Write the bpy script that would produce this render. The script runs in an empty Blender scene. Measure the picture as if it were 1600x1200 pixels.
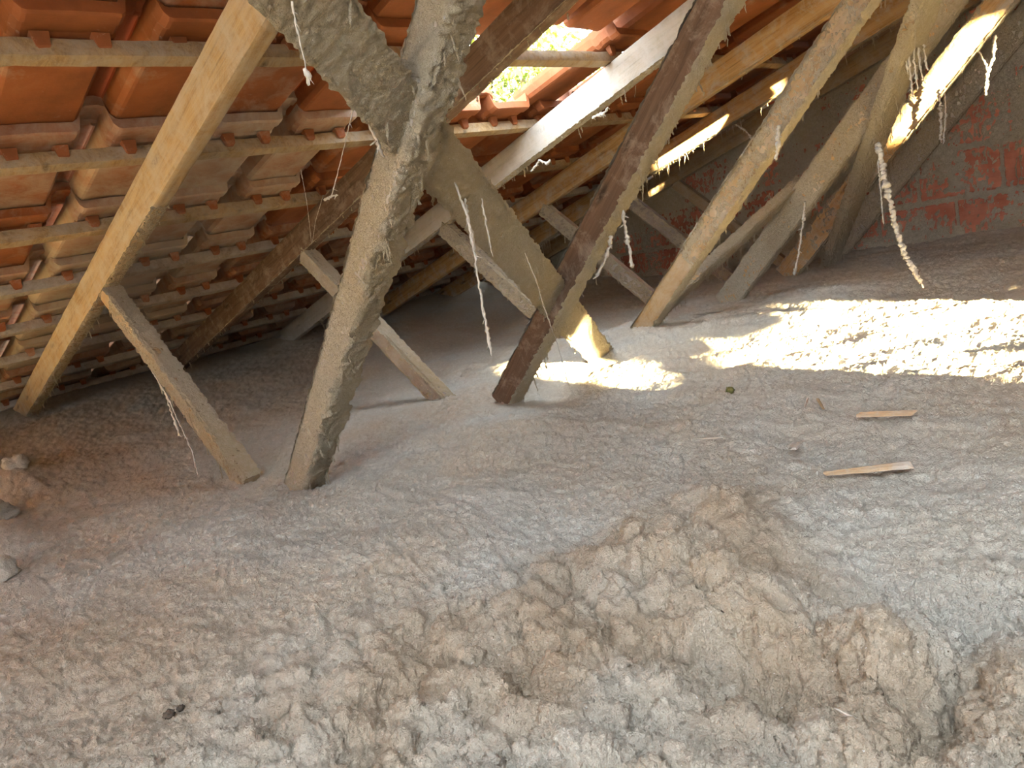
import bpy, math, random
import numpy as np
from mathutils import Matrix, Vector

random.seed(7)
rng = np.random.default_rng(11)
sc = bpy.context.scene
COL = sc.collection

# ------------------------------------------------------------------ camera
F = 1167.0
R = np.array([[0.0, 0.0, 0.0]] * 3)
D_ = np.array([1180.0, 491.0, F]); D_ /= np.linalg.norm(D_)
H_ = np.array([-1145.0, -21.0, F]); H_ -= D_ * (H_ @ D_); H_ /= np.linalg.norm(H_)
U_ = np.cross(H_, D_); U_ = U_ if U_[1] > 0 else -U_
R = np.array([-H_, D_, U_])            # rows: world x, y, z in (right, up, forward) of the lens
def ray(px, py):
    return R @ np.array([px - 800.0, 600.0 - py, F])
def at_y(px, py, y):
    r = ray(px, py); return r * (y / r[1])
def on_floor(px, py, z=-0.405):
    r = ray(px, py); return r * (z / r[2])
cd = bpy.data.cameras.new('camera'); cam = bpy.data.objects.new('camera', cd); COL.objects.link(cam)
cd.sensor_width = 36.0; cd.lens = 36.0 * F / 1600.0; cd.clip_start = 0.02; cd.clip_end = 200
m = Matrix.Identity(4)
for i in range(3):
    m[i][0] = R[i][0]; m[i][1] = R[i][1]; m[i][2] = -R[i][2]
cam.matrix_world = m
sc.camera = cam

# ------------------------------------------------------------------ light
SUN_DIR = np.array([-0.86, 0.45, -0.20]); SUN_DIR /= np.linalg.norm(SUN_DIR)
SKY = 14.5
w = bpy.data.worlds.new('world'); sc.world = w; w.use_nodes = True
nt = w.node_tree; nt.nodes.clear()
wo = nt.nodes.new('ShaderNodeOutputWorld'); bg = nt.nodes.new('ShaderNodeBackground')
tc = nt.nodes.new('ShaderNodeTexCoord'); sx = nt.nodes.new('ShaderNodeSeparateXYZ'); cr = nt.nodes.new('ShaderNodeValToRGB')
nt.links.new(tc.outputs['Generated'], sx.inputs[0]); nt.links.new(sx.outputs['Z'], cr.inputs[0])
cr.color_ramp.elements[0].position = 0.0; cr.color_ramp.elements[0].color = (0.90, 0.945, 1.0, 1)
cr.color_ramp.elements[1].position = 0.8; cr.color_ramp.elements[1].color = (0.76, 0.86, 1.0, 1)
nt.links.new(cr.outputs[0], bg.inputs[0]); bg.inputs[1].default_value = SKY
nt.links.new(bg.outputs[0], wo.inputs[0])
sl = bpy.data.lights.new('sun', 'SUN'); sun = bpy.data.objects.new('sun', sl); COL.objects.link(sun)
sl.energy = 280.0; sl.angle = 0.0093; sl.color = (1.0, 0.78, 0.42)
sun.rotation_euler = Vector(SUN_DIR).to_track_quat('-Z', 'Y').to_euler()
sc.view_settings.view_transform = 'Standard'; sc.view_settings.look = 'None'
sc.view_settings.gamma = 1.0; sc.view_settings.use_curve_mapping = False
sc.view_settings.exposure = 0.22
sc.cycles.max_bounces = 12; sc.cycles.diffuse_bounces = 7
sc.cycles.sample_clamp_indirect = 12.0

# ------------------------------------------------------------------ noise
def _hash(ix, iy, iz, seed):
    h = (ix.astype(np.int64) * 374761393 + iy.astype(np.int64) * 668265263 + iz.astype(np.int64) * 1274126177 + seed * 974634777) & 0xFFFFFFFF
    h = ((h ^ (h >> 13)) * 1103515245) & 0xFFFFFFFF
    h = ((h ^ (h >> 16)) * 2246822519) & 0xFFFFFFFF
    return h ^ (h >> 15)
_G = rng.normal(size=(256, 3)); _G /= np.linalg.norm(_G, axis=1)[:, None]
def noise3(p, seed=0):
    i = np.floor(p).astype(np.int64); f = p - i
    u = f * f * f * (f * (f * 6 - 15) + 10)
    out = 0
    for dx in (0, 1):
        for dy in (0, 1):
            for dz in (0, 1):
                g = _G[_hash(i[:, 0] + dx, i[:, 1] + dy, i[:, 2] + dz, seed) & 255]
                d = (f[:, 0] - dx) * g[:, 0] + (f[:, 1] - dy) * g[:, 1] + (f[:, 2] - dz) * g[:, 2]
                wgt = (u[:, 0] if dx else 1 - u[:, 0]) * (u[:, 1] if dy else 1 - u[:, 1]) * (u[:, 2] if dz else 1 - u[:, 2])
                out = out + d * wgt
    return out * 1.5
def noise2(x, y, seed=0):
    ix = np.floor(x).astype(np.int64); iy = np.floor(y).astype(np.int64); fx = x - ix; fy = y - iy
    ux = fx * fx * fx * (fx * (fx * 6 - 15) + 10); uy = fy * fy * fy * (fy * (fy * 6 - 15) + 10)
    out = 0; z = np.zeros_like(ix)
    for dx in (0, 1):
        for dy in (0, 1):
            a = (_hash(ix + dx, iy + dy, z, seed) & 1023) * (2 * math.pi / 1024)
            d = (fx - dx) * np.cos(a) + (fy - dy) * np.sin(a)
            out = out + d * (ux if dx else 1 - ux) * (uy if dy else 1 - uy)
    return out * 1.5
def dome2(x, y, seed=0):
    """cellular lumps: 1 at a cell's heart, falling to 0 in the creases between lumps"""
    ix = np.floor(x).astype(np.int64); iy = np.floor(y).astype(np.int64); z = np.zeros_like(ix)
    best = np.full(x.shape, 9.0)
    for dx in (-1, 0, 1):
        for dy in (-1, 0, 1):
            h = _hash(ix + dx, iy + dy, z, seed)
            cx = ix + dx + 0.1 + 0.8 * (h & 1023) / 1023.0; cy = iy + dy + 0.1 + 0.8 * ((h >> 10) & 1023) / 1023.0
            best = np.minimum(best, (x - cx) ** 2 + (y - cy) ** 2)
    return 1 - np.minimum(best * 1.25, 1.0)

# ------------------------------------------------------------------ helpers
def tag(o, label=None, cat=None, group=None, kind=None):
    if label: o['label'] = label
    if cat: o['category'] = cat
    if group: o['group'] = group
    if kind: o['kind'] = kind
    return o
def link(name, me, parent=None, mat=None, smooth=False):
    o = bpy.data.objects.new(name, me); COL.objects.link(o)
    if mat is not None and me is not None and not me.materials: me.materials.append(mat)
    if parent is not None: o.parent = parent
    if smooth and me is not None: me.polygons.foreach_set('use_smooth', np.ones(len(me.polygons), bool))
    return o
def mesh_from(name, V, Fq):
    """V (n,3) array, Fq (m,4) or (m,3) int array or list of lists"""
    me = bpy.data.meshes.new(name)
    if isinstance(Fq, np.ndarray):
        k = Fq.shape[1]
        me.vertices.add(len(V)); me.vertices.foreach_set('co', np.asarray(V, np.float32).ravel())
        me.loops.add(Fq.size); me.loops.foreach_set('vertex_index', Fq.astype(np.int32).ravel())
        me.polygons.add(len(Fq)); me.polygons.foreach_set('loop_start', np.arange(0, Fq.size, k, dtype=np.int32))
        me.update(calc_edges=True)
    else:
        me.from_pydata([tuple(map(float, v)) for v in V], [], Fq); me.update()
    return me
def grid_faces(n, mm, close=False):
    i = np.arange(n - 1)[:, None]; j = np.arange(mm if close else mm - 1)[None, :]
    a = i * mm + j; b = i * mm + (j + 1) % mm
    return np.stack([a, b, b + mm, a + mm], -1).reshape(-1, 4)
class MB:
    def __init__(s): s.V = []; s.F = []
    def add(s, V, Fs):
        o = len(s.V); s.V += [tuple(map(float, v)) for v in V]; s.F += [[i + o for i in f] for f in Fs]
    def tube(s, pts, rad, seg=6):
        pts = [np.array(p, float) for p in pts]; V = []; Fs = []; n = len(pts)
        for k, p in enumerate(pts):
            t = pts[min(k + 1, n - 1)] - pts[max(k - 1, 0)]; t /= (np.linalg.norm(t) + 1e-9)
            a = np.cross(t, [0.3, 1, 0.2]); a /= (np.linalg.norm(a) + 1e-9); b = np.cross(t, a)
            for q in range(seg):
                an = 2 * math.pi * q / seg
                V.append(p + rad[k] * (math.cos(an) * a + math.sin(an) * b))
        for k in range(n - 1):
            for q in range(seg):
                Fs.append([k * seg + q, k * seg + (q + 1) % seg, (k + 1) * seg + (q + 1) % seg, (k + 1) * seg + q])
        Fs.append(list(range(seg))[::-1]); Fs.append([(n - 1) * seg + q for q in range(seg)])
        s.add(V, Fs)
    def build(s, name, mat, parent=None, smooth=False):
        me = mesh_from(name, s.V, s.F); return link(name, me, parent, mat, smooth)

# ------------------------------------------------------------------ materials
def new_mat(name, rough=0.9, spec=0.2):
    mt = bpy.data.materials.new(name); mt.use_nodes = True
    n = mt.node_tree.nodes; l = mt.node_tree.links; b = n['Principled BSDF']
    b.inputs['Roughness'].default_value = rough; b.inputs['Specular IOR Level'].default_value = spec
    return mt, n, l, b
def nz(n, l, scale, detail=5, rough=0.6, vec=None, dist=0.0):
    t = n.new('ShaderNodeTexNoise'); t.inputs['Scale'].default_value = scale; t.inputs['Detail'].default_value = detail
    t.inputs['Roughness'].default_value = rough; t.inputs['Distortion'].default_value = dist
    if vec is not None: l.new(vec, t.inputs['Vector'])
    return t.outputs['Fac']
def ramp(n, l, fac, stops):
    r = n.new('ShaderNodeValToRGB'); l.new(fac, r.inputs[0]); e = r.color_ramp.elements
    while len(e) < len(stops): e.new(0.5)
    for k, (p, c) in enumerate(stops):
        e[k].position = p; e[k].color = (*c, 1)
    return r.outputs[0]
def mix(n, l, fac, a, b):
    x = n.new('ShaderNodeMix'); x.data_type = 'RGBA'
    for s, v in ((x.inputs['Factor'], fac), (x.inputs['A'], a), (x.inputs['B'], b)):
        if isinstance(v, (float, int)): s.default_value = v
        elif isinstance(v, tuple): s.default_value = (*v, 1)
        else: l.new(v, s)
    return x.outputs['Result']
def bump(n, l, b, h, strength, dist, prev=None):
    x = n.new('ShaderNodeBump'); x.inputs['Strength'].default_value = strength; x.inputs['Distance'].default_value = dist
    l.new(h, x.inputs['Height'])
    if prev is not None: l.new(prev, x.inputs['Normal'])
    l.new(x.outputs[0], b.inputs['Normal']); return x.outputs[0]
def coords(n, l, scale=(1, 1, 1), kind='Object'):
    t = n.new('ShaderNodeTexCoord'); mp = n.new('ShaderNodeMapping'); mp.inputs['Scale'].default_value = scale
    l.new(t.outputs[kind], mp.inputs[0]); return mp.outputs[0]

def fluff_material(name, base, tan, pale, dark, tanamt=0.5, bs=0.9, bd=0.006):
    mt, n, l, b = new_mat(name, 0.97, 0.05)
    v = coords(n, l)
    big = ramp(n, l, nz(n, l, 2.6, 4, 0.55, v, 0.6), [(0.40, base), (0.62, tan)])
    c = mix(n, l, tanamt, base, big)
    med = ramp(n, l, nz(n, l, 42, 6, 0.7, v), [(0.38, (0, 0, 0)), (0.62, (1, 1, 1))])
    c = mix(n, l, ramp(n, l, nz(n, l, 75, 5, 0.75, v), [(0.46, (0, 0, 0)), (0.66, (1, 1, 1))]), c, pale)
    cc = n.new('ShaderNodeMix'); cc.data_type = 'RGBA'; cc.inputs['Factor'].default_value = 0.5
    l.new(c, cc.inputs['A']); l.new(big, cc.inputs['B'])
    c = cc.outputs['Result']
    if name == 'insulation':      # the freshly broken, browner fill
        fa = n.new('ShaderNodeAttribute'); fa.attribute_name = 'fresh'
        tn = n.new('ShaderNodeMix'); tn.data_type = 'RGBA'; tn.blend_type = 'MULTIPLY'; l.new(fa.outputs['Fac'], tn.inputs['Factor']); l.new(c, tn.inputs['A']); tn.inputs['B'].default_value = (0.77, 0.67, 0.58, 1)
        c = tn.outputs['Result']
    spk = ramp(n, l, nz(n, l, 230, 3, 0.7, v), [(0.66, (0, 0, 0)), (0.74, (1, 1, 1))])
    c = mix(n, l, spk, c, dark)
    spk2 = ramp(n, l, nz(n, l, 310, 2, 0.6, v), [(0.71, (0, 0, 0)), (0.76, (1, 1, 1))])
    c = mix(n, l, spk2, c, (0.78, 0.74, 0.68))
    l.new(c, b.inputs['Base Color'])
    p = bump(n, l, b, nz(n, l, 160, 6, 0.75, v, 0.8), bs, bd)
    vo = n.new('ShaderNodeTexVoronoi'); vo.feature = 'SMOOTH_F1'; vo.inputs['Scale'].default_value = 330; vo.inputs['Smoothness'].default_value = 0.25
    wv = n.new('ShaderNodeVectorMath'); wv.operation = 'MULTIPLY_ADD'
    wn = n.new('ShaderNodeTexNoise'); wn.inputs['Scale'].default_value = 260; l.new(v, wn.inputs['Vector'])
    l.new(wn.outputs['Color'], wv.inputs[0]); wv.inputs[1].default_value = (0.006, 0.006, 0.006); l.new(v, wv.inputs[2]); l.new(wv.outputs[0], vo.inputs['Vector'])
    iv = n.new('ShaderNodeMath'); iv.operation = 'SUBTRACT'; iv.inputs[0].default_value = 1.0; l.new(vo.outputs['Distance'], iv.inputs[1])
    p = bump(n, l, b, iv.outputs[0], 0.6, 0.0030, p)
    bump(n, l, b, nz(n, l, 620, 3, 0.7, v), 0.7, 0.002, p)
    return mt
M_INS = fluff_material('insulation', (0.58, 0.56, 0.475), (0.57, 0.49, 0.36), (0.72, 0.70, 0.61), (0.16, 0.12, 0.08), 0.7)
M_CRUST = fluff_material('crust', (0.50, 0.44, 0.32), (0.48, 0.385, 0.23), (0.63, 0.57, 0.45), (0.24, 0.18, 0.12), 0.4, 1.0, 0.011)

def wood_material(name, c1, c2, c3, dusty=0.35, dustcol=(0.46, 0.42, 0.35)):
    """grain runs along the object's local X"""
    mt, n, l, b = new_mat(name, 0.75, 0.25)
    v = coords(n, l, (2.0, 26, 26)); v2 = coords(n, l)
    g = nz(n, l, 1.6, 8, 0.65, v, 1.2)
    c = ramp(n, l, g, [(0.32, c1), (0.5, c2), (0.68, c3)])
    w2 = coords(n, l, (4, 160, 160))
    c = mix(n, l, ramp(n, l, nz(n, l, 1.0, 3, 0.5, w2), [(0.56, (0, 0, 0)), (0.75, (0.55, 0.55, 0.55))]), c, tuple(x * 0.5 for x in c1))
    # knots
    vo = n.new('ShaderNodeTexVoronoi'); vo.inputs['Scale'].default_value = 1.0
    l.new(coords(n, l, (4.5, 17, 17)), vo.inputs['Vector'])
    c = mix(n, l, ramp(n, l, vo.outputs['Distance'], [(0.06, (1, 1, 1)), (0.17, (0, 0, 0))]), c, tuple(x * 0.45 for x in c1))
    d = ramp(n, l, nz(n, l, 16, 7, 0.75, v2, 0.4), [(0.50 - dusty * 0.35, (0, 0, 0)), (0.72 - dusty * 0.2, (1, 1, 1))])
    c = mix(n, l, d, c, dustcol)
    l.new(c, b.inputs['Base Color'])
    p = bump(n, l, b, g, 0.35, 0.003)
    bump(n, l, b, nz(n, l, 210, 5, 0.75, v2), 0.55, 0.0025, p)
    return mt
W_OCHRE = wood_material('wood_ochre', (0.30, 0.165, 0.055), (0.44, 0.27, 0.11), (0.52, 0.36, 0.17), 0.1)
W_TAN = wood_material('wood_tan', (0.21, 0.13, 0.055), (0.31, 0.205, 0.095), (0.39, 0.28, 0.145), 0.30, (0.36, 0.30, 0.22))
W_SHADED = wood_material('wood_shaded', (0.085, 0.050, 0.030), (0.13, 0.08, 0.050), (0.18, 0.115, 0.072), 0.02, (0.30, 0.24, 0.18))  # shade on the second rafter and post put into the wood colour
W_GREY = wood_material('wood_grey', (0.20, 0.155, 0.115), (0.28, 0.225, 0.17), (0.36, 0.30, 0.235), 0.45, (0.38, 0.34, 0.28))
W_PALE = wood_material('wood_pale', (0.34, 0.28, 0.20), (0.42, 0.36, 0.27), (0.50, 0.44, 0.34), 0.5, (0.50, 0.47, 0.41))  # on the third rafter this paleness stands in for sky light
W_FRESH = wood_material('wood_fresh', (0.34, 0.23, 0.12), (0.46, 0.32, 0.18), (0.55, 0.41, 0.25), 0.15)

def clay_material(name, attr_tint=True):
    mt, n, l, b = new_mat(name, 0.72, 0.3)
    v = coords(n, l)
    c = ramp(n, l, nz(n, l, 7, 6, 0.6, v), [(0.32, (0.18, 0.058, 0.019)), (0.55, (0.28, 0.090, 0.030)), (0.75, (0.33, 0.13, 0.055))])
    oi = n.new('ShaderNodeObjectInfo')
    # object colour: alpha-free; red channel = how dusty this tile is
    sp = n.new('ShaderNodeSeparateColor'); l.new(oi.outputs['Color'], sp.inputs[0])
    d = nz(n, l, 9, 7, 0.7, v, 0.5)
    ad = n.new('ShaderNodeMath'); ad.operation = 'ADD'; l.new(d, ad.inputs[0]); l.new(sp.outputs['Red'], ad.inputs[1])
    k = ramp(n, l, ad.outputs[0], [(0.60, (0, 0, 0)), (0.98, (0.93, 0.93, 0.93))])
    c = mix(n, l, k, c, (0.40, 0.33, 0.25))
    st = ramp(n, l, nz(n, l, 26, 6, 0.8, v, 1.0), [(0.63, (0, 0, 0)), (0.78, (0.7, 0.7, 0.7))])
    c = mix(n, l, st, c, (0.52, 0.42, 0.33))
    l.new(c, b.inputs['Base Color'])
    bump(n, l, b, nz(n, l, 120, 5, 0.7, v), 0.4, 0.0015)
    return mt
M_CLAY = clay_material('clay_tile')
def simple(name, c1, c2, scale, rough=0.9, bs=0.4, bd=0.004):
    mt, n, l, b = new_mat(name, rough, 0.15); v = coords(n, l)
    f = nz(n, l, scale, 6, 0.65, v)
    l.new(ramp(n, l, f, [(0.35, c1), (0.65, c2)]), b.inputs['Base Color']); bump(n, l, b, nz(n, l, scale * 6, 5, 0.7, v), bs, bd)
    return mt
M_MORTAR = simple('mortar', (0.27, 0.22, 0.16), (0.38, 0.32, 0.25), 14)
M_BRICK = simple('hollow_brick', (0.32, 0.105, 0.06), (0.46, 0.18, 0.11), 10)
M_SLAB = simple('slab', (0.30, 0.28, 0.25), (0.38, 0.36, 0.33), 6)
M_WEB = simple('cobweb_dust', (0.44, 0.40, 0.33), (0.62, 0.58, 0.50), 120, 0.95, 0.6, 0.002)
M_MOSS = simple('moss', (0.10, 0.10, 0.03), (0.22, 0.20, 0.07), 200)
M_LEAF = simple('leaf', (0.05, 0.085, 0.010), (0.17, 0.18, 0.03), 1.5, 0.6, 0.0)
M_BARK = simple('bark', (0.12, 0.09, 0.06), (0.2, 0.16, 0.11), 8)
M_GRASS = simple('grass', (0.12, 0.2, 0.05), (0.25, 0.3, 0.1), 3)

# ------------------------------------------------------------------ roof frame
PA = math.radians(15.28)
UW = np.array([-math.cos(PA), 0, -math.sin(PA)])      # down the slope, towards the eave
NW = np.array([-math.sin(PA), 0, math.cos(PA)])       # out of the roof
YW = np.array([0, 1.0, 0])
def roof(u, y, nn):
    return UW * u + YW * y + NW * nn
TR_Y = [0.05, 0.667, 1.28, 1.886, 2.468, 3.036, 3.53]
WALL_Y = 3.60
RIDGE_X = 1.6
U_RIDGE = -RIDGE_X / math.cos(PA) - 0.2
BAT_U = [1.187 + 0.361 * k for k in range(-7, 9)]
NB = 0.748                                            # underside of the battens = top of the rafters

# ------------------------------------------------------------------ floor: loose fill insulation
def bell(x, y, cx, cy, rx, ry=None):
    ry = ry or rx
    return np.exp(-(((x - cx) / rx) ** 2 + ((y - cy) / ry) ** 2))
def sstep(a, b, t):
    t = np.clip((t - a) / (b - a), 0, 1); return t * t * (3 - 2 * t)
def clump_zone(x, y):
    # the disturbed, lumpy part by the camera
    t = y - (0.62 + 0.28 * bell(x, y, -0.50, 0.78, 0.16, 0.4) - 0.55 * (np.clip(-0.45 - x, 0, 1)) ** 1.0) + 0.04 * noise2(x * 9, y * 9, 5)
    z = 1 - sstep(-0.10, 0.06, t)
    return z * sstep(-1.0, -0.55, x)
def floor_z(x, y, fine=True):
    z = np.full_like(x, -0.405)
    z += 0.018 * noise2(x * 1.7 + 3.1, y * 1.9 + 1.7, 1) + 0.010 * noise2(x * 4.2, y * 5.0, 2)
    z += 0.055 * bell(x, y, -1.42, 1.93, 0.20, 0.16) + 0.02 * bell(x, y, -0.95, 2.35, 0.35, 0.2)
    z += 0.03 * bell(x, y, -0.75, 1.95, 0.5, 0.12) + 0.02 * bell(x, y, -1.75, 1.9, 0.2, 0.25)
    z += 0.10 * sstep(-2.2, -3.5, x) + 0.09 * sstep(-3.4, -4.1, x)
    # ridge trailing from the nearest post towards the camera, dip beside it
    z += 0.016 * bell(x, y, -1.22, 0.58, 0.10, 0.16) - 0.012 * bell(x, y, -1.05, 0.62, 0.08, 0.16)
    z += 0.05 * bell(x, y, -1.95, 0.22, 0.22, 0.09) + 0.05 * bell(x, y, -2.6, 0.40, 0.3, 0.08)
    # wind-rowed ripples on the plain part
    rip = noise2(x * 6 + 0.7 * y, y * 15 - 2 * x, 7)
    z += 0.010 * rip * bell(x, y, -0.6, 1.75, 1.5, 0.5) + 0.0035 * rip
    c = clump_zone(x, y)
    # large lumps and hollows seen at the lower right
    z += 0.040 * bell(x, y, -0.475, 0.72, 0.12, 0.14) + 0.022 * bell(x, y, -0.37, 0.60, 0.06, 0.06)
    z -= 0.045 * bell(x, y, -0.300, 0.515, 0.045, 0.04)
    z += 0.030 * bell(x, y, -0.235, 0.565, 0.050, 0.060) 
    z -= 0.060 * bell(x, y, -0.235, 0.665, 0.075, 0.030)
    z -= 0.055 * bell(x, y, -0.175, 0.52, 0.018, 0.08)
    z += 0.025 * bell(x, y, -0.11, 0.50, 0.06, 0.12)
    z -= 0.045 * bell(x, y, -0.37, 0.50, 0.05, 0.03)
    if fine:
        wx = x + 0.012 * noise2(x * 28, y * 28, 21); wy = y + 0.012 * noise2(x * 28, y * 28, 22)
        z += c * (0.024 * dome2(wx * 12.0, wy * 12.0, 31) + 0.021 * dome2(wx * 27, wy * 27, 32) - 0.030)
        amp = 0.6 + 0.4 * c
        z += 0.014 * noise2(x * 7 + 3, y * 9, 15) * bell(x, y, -0.5, 1.75, 1.6, 0.6)
        z += (0.004 + 0.006 * c) * noise2(x * 24, y * 30, 8) + (0.0018 + 0.0015 * c) * noise2(x * 62, y * 70, 9)
        z += (0.0015 + 0.0025 * sstep(-1.2, -0.7, x)) * (1 - np.abs(noise2(x * 30 + 9 + y * 14, y * 52, 14)) * 2.5) * (1 - 0.6 * c)
    return z
def flz(x, y):
    return float(floor_z(np.array([x * 1.0]), np.array([y * 1.0]))[0])
def ground(px, py):
    """a point of the insulation surface that the photograph shows at this place"""
    z = -0.405
    for _ in range(4):
        p = on_floor(px, py, z); z = flz(p[0], p[1])
    return np.array([p[0], p[1], z])
# polar patch, dense near the viewer (even detail per metre of distance)
NA, NR = 1080, 880
ang = np.linspace(math.radians(62), math.radians(188), NA)
rad = np.exp(np.linspace(math.log(0.18), math.log(5.6), NR))
A, RR = np.meshgrid(ang, rad)
X = (RR * np.cos(A)).ravel(); Y = (RR * np.sin(A)).ravel()
jx = 0.0022 * noise2(X * 90, Y * 90, 41) + 0.0045 * noise2(X * 35, Y * 35, 42)
jy = 0.0022 * noise2(X * 90, Y * 90, 43) + 0.0045 * noise2(X * 35, Y * 35, 44)
Z = floor_z(X, Y)
V = np.stack([X + jx, Y + jy, Z], -1)
G_ = V.reshape(NR, NA, 3); du = np.gradient(G_, axis=1); dv = np.gradient(G_, axis=0)
nv = np.cross(du, dv); nv /= np.linalg.norm(nv, axis=2)[:, :, None]; nv[nv[:, :, 2] < 0] *= -1; nv = nv.reshape(-1, 3)
# crumbs: rounded knobs with creases between them, raised along the surface normal
cz = clump_zone(X, Y); far_ = 1.0 + 0.35 * sstep(0.6, 1.6, np.hypot(X, Y))
P3 = V.copy(); P3 += 0.004 * np.stack([noise3(V * 45, 71), noise3(V * 45, 72), noise3(V * 45, 73)], -1)
hh = (0.0032 + 0.0085 * cz) * (np.abs(noise3(P3 * 34, 74)) - 0.2) + 0.0046 * (np.abs(noise3(P3 * 105, 75)) - 0.2) + 0.0052 * (np.abs(noise3(P3 * 235, 76)) - 0.2) * far_ + 0.0022 * noise3(P3 * 330, 77)
V += nv * hh[:, None]; V[:, 1] = np.minimum(V[:, 1], 3.64)
Fq = grid_faces(NR, NA)
cy = V[Fq, 1].mean(1); cx = V[Fq, 0].mean(1)
keep = (cy < 3.62) & (cx > -4.3) & (cy > -0.6)
# what lies behind and beside the viewer: a coarser sheet of the same fill
gx = np.linspace(-4.3, 4.6, 170); gy = np.linspace(-3.2, 3.62, 150)
GX, GY = np.meshgrid(gx, gy); X2 = GX.ravel(); Y2 = GY.ravel()
Z2 = floor_z(X2, Y2, False) - 0.012
an2 = np.degrees(np.arctan2(Y2, X2)) % 360; r2 = np.hypot(X2, Y2)
inside = (an2 > 63.5) & (an2 < 186) & (r2 > 0.23) & (r2 < 5.4) & (Y2 > -0.5)
Z2[inside] -= 0.05
F2 = grid_faces(150, 170) + len(V)
me_xy = np.vstack([V, np.stack([X2, Y2, Z2], -1)])
me = mesh_from('insulation', me_xy, np.vstack([Fq[keep][:, ::-1], F2]))
czone = clump_zone(me_xy[:, 0], me_xy[:, 1]) * (0.55 + 0.45 * np.clip(noise2(me_xy[:, 0] * 9, me_xy[:, 1] * 9, 61) * 1.5 + 0.5, 0, 1))
czone = np.maximum(czone, 0.9 * bell(me_xy[:, 0], me_xy[:, 1], -2.35, 0.60, 0.5, 0.12))
czone = np.maximum(czone, 0.6 * bell(me_xy[:, 0], me_xy[:, 1], -0.9, 0.15, 0.5, 0.2))
at = me.attributes.new('fresh', 'FLOAT', 'POINT'); at.data.foreach_set('value', czone.astype(np.float32))
ins = link('loose_insulation', me, None, M_INS, True)
tag(ins, 'grey-beige loose-fill insulation covering the whole attic floor, lumpy in front', 'insulation', kind='stuff')

mb = MB()
def box_mb(mb, x0, x1, y0, y1, z0, z1):
    mb.add([(x0, y0, z0), (x1, y0, z0), (x1, y1, z0), (x0, y1, z0), (x0, y0, z1), (x1, y0, z1), (x1, y1, z1), (x0, y1, z1)],
           [[0, 3, 2, 1], [4, 5, 6, 7], [0, 1, 5, 4], [1, 2, 6, 5], [2, 3, 7, 6], [3, 0, 4, 7]])
box_mb(mb, -4.5, 4.8, -3.35, 3.85, -0.75, -0.60)
tag(mb.build('floor', M_SLAB), kind='structure')

# ------------------------------------------------------------------ roof tiles, battens
WT = 0.2175
Y_COL0 = 0.402                                         # left edge of one column's pan
def tile_mesh(plain=False):
    prof = [(-0.012, 0.032), (-0.009, 0.012), (-0.002, 0.002), (0.004, 0.0), (0.074, 0.0015), (0.139, 0.0), (0.146, 0.004),
            (0.157, 0.036), (0.163, 0.047), (0.172, 0.053), (0.196, 0.054), (0.208, 0.050), (0.216, 0.038)]
    # stations down the tile: (v, how much the rim hangs below the field, thickness)
    st = [(0.0, 0.006, 0.020), (0.006, 0.009, 0.024), (0.028, 0.009, 0.024), (0.034, 0.0045, 0.020), (0.060, 0.0045, 0.020), (0.068, 0.008, 0.022), (0.080, 0.008, 0.022),
          (0.088, 0.0, 0.012), (0.25, 0.0, 0.012), (0.408, 0.0, 0.012), (0.420, -0.003, 0.009)]
    if plain: st = [(0.0, 0.006, 0.020), (0.420, -0.003, 0.009)]; prof = [prof[k] for k in (0, 2, 5, 8, 10, 12)]
    V = []; n = len(prof); s = len(st)
    for (v, rim, th) in st:
        tilt = 0.017 * v / 0.361
        for (wv, h) in prof: V.append((v, wv, h - rim + tilt))
    for (v, rim, th) in st:
        tilt = 0.017 * v / 0.361
        for k, (wv, h) in enumerate(prof):
            V.append((v, wv + (0.004 if 6 <= k <= 9 else 0) * -1, h - rim + th + tilt))
    Fs = []; o = n * s
    for i in range(s - 1):
        for j in range(n - 1):
            a = i * n + j; Fs.append([a, a + 1, a + n + 1, a + n]); Fs.append([o + a, o + a + n, o + a + n + 1, o + a + 1])
    for j in range(n - 1):
        Fs.append([j, o + j, o + j + 1, j + 1]); a = (s - 1) * n + j; Fs.append([a, a + 1, o + a + 1, o + a])
    for i in range(s - 1):
        a = i * n; Fs.append([a, a + n, o + a + n, o + a]); a += n - 1; Fs.append([a, o + a, o + a + n, a + n])
    b = len(V)
    return V, Fs
TV, TF = tile_mesh()
TV2, TF2 = tile_mesh(True)
def knob(w0):
    V = []
    for (z, e) in ((-0.004, 0.0), (-0.026, 0.0035), (-0.030, 0.007)):
        for (v, ww) in ((0.052, -0.014), (0.052, 0.014), (0.068, 0.014), (0.068, -0.014)):
            V.append((v + (e if v < 0.06 else -e * 0.4), w0 + ww - math.copysign(e, ww), z))
    F_ = [[8, 9, 10, 11][::-1]]
    for k in (0, 4):
        for q in range(4): F_.append([k + q, k + (q + 1) % 4, k + 4 + (q + 1) % 4, k + 4 + q][::-1])
    return V, F_
tile_me = mesh_from('roof_tile', TV, TF); tile_me.materials.append(M_CLAY)
tile_me.polygons.foreach_set('use_smooth', np.zeros(len(tile_me.polygons), bool))
KV, KF = [], []
kmb = MB(); kmb.add(*knob(0.028)); kmb.add(*knob(0.118))
knob_me = mesh_from('tile_lug', kmb.V, kmb.F); knob_me.materials.append(M_CLAY)
ROOF_M = Matrix(((UW[0], 0, NW[0], 0), (0, 1, 0, 0), (UW[2], 0, NW[2], 0), (0, 0, 0, 1)))   # local (u, y, n) -> world
N_T = 0.789

def sun_back_near(p):
    """point of the near slope that the sun passes on its way to p"""
    p = np.array(p, float); d = -SUN_DIR; t = (0.80 - p @ NW) / (d @ NW); return p + d * t
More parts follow.
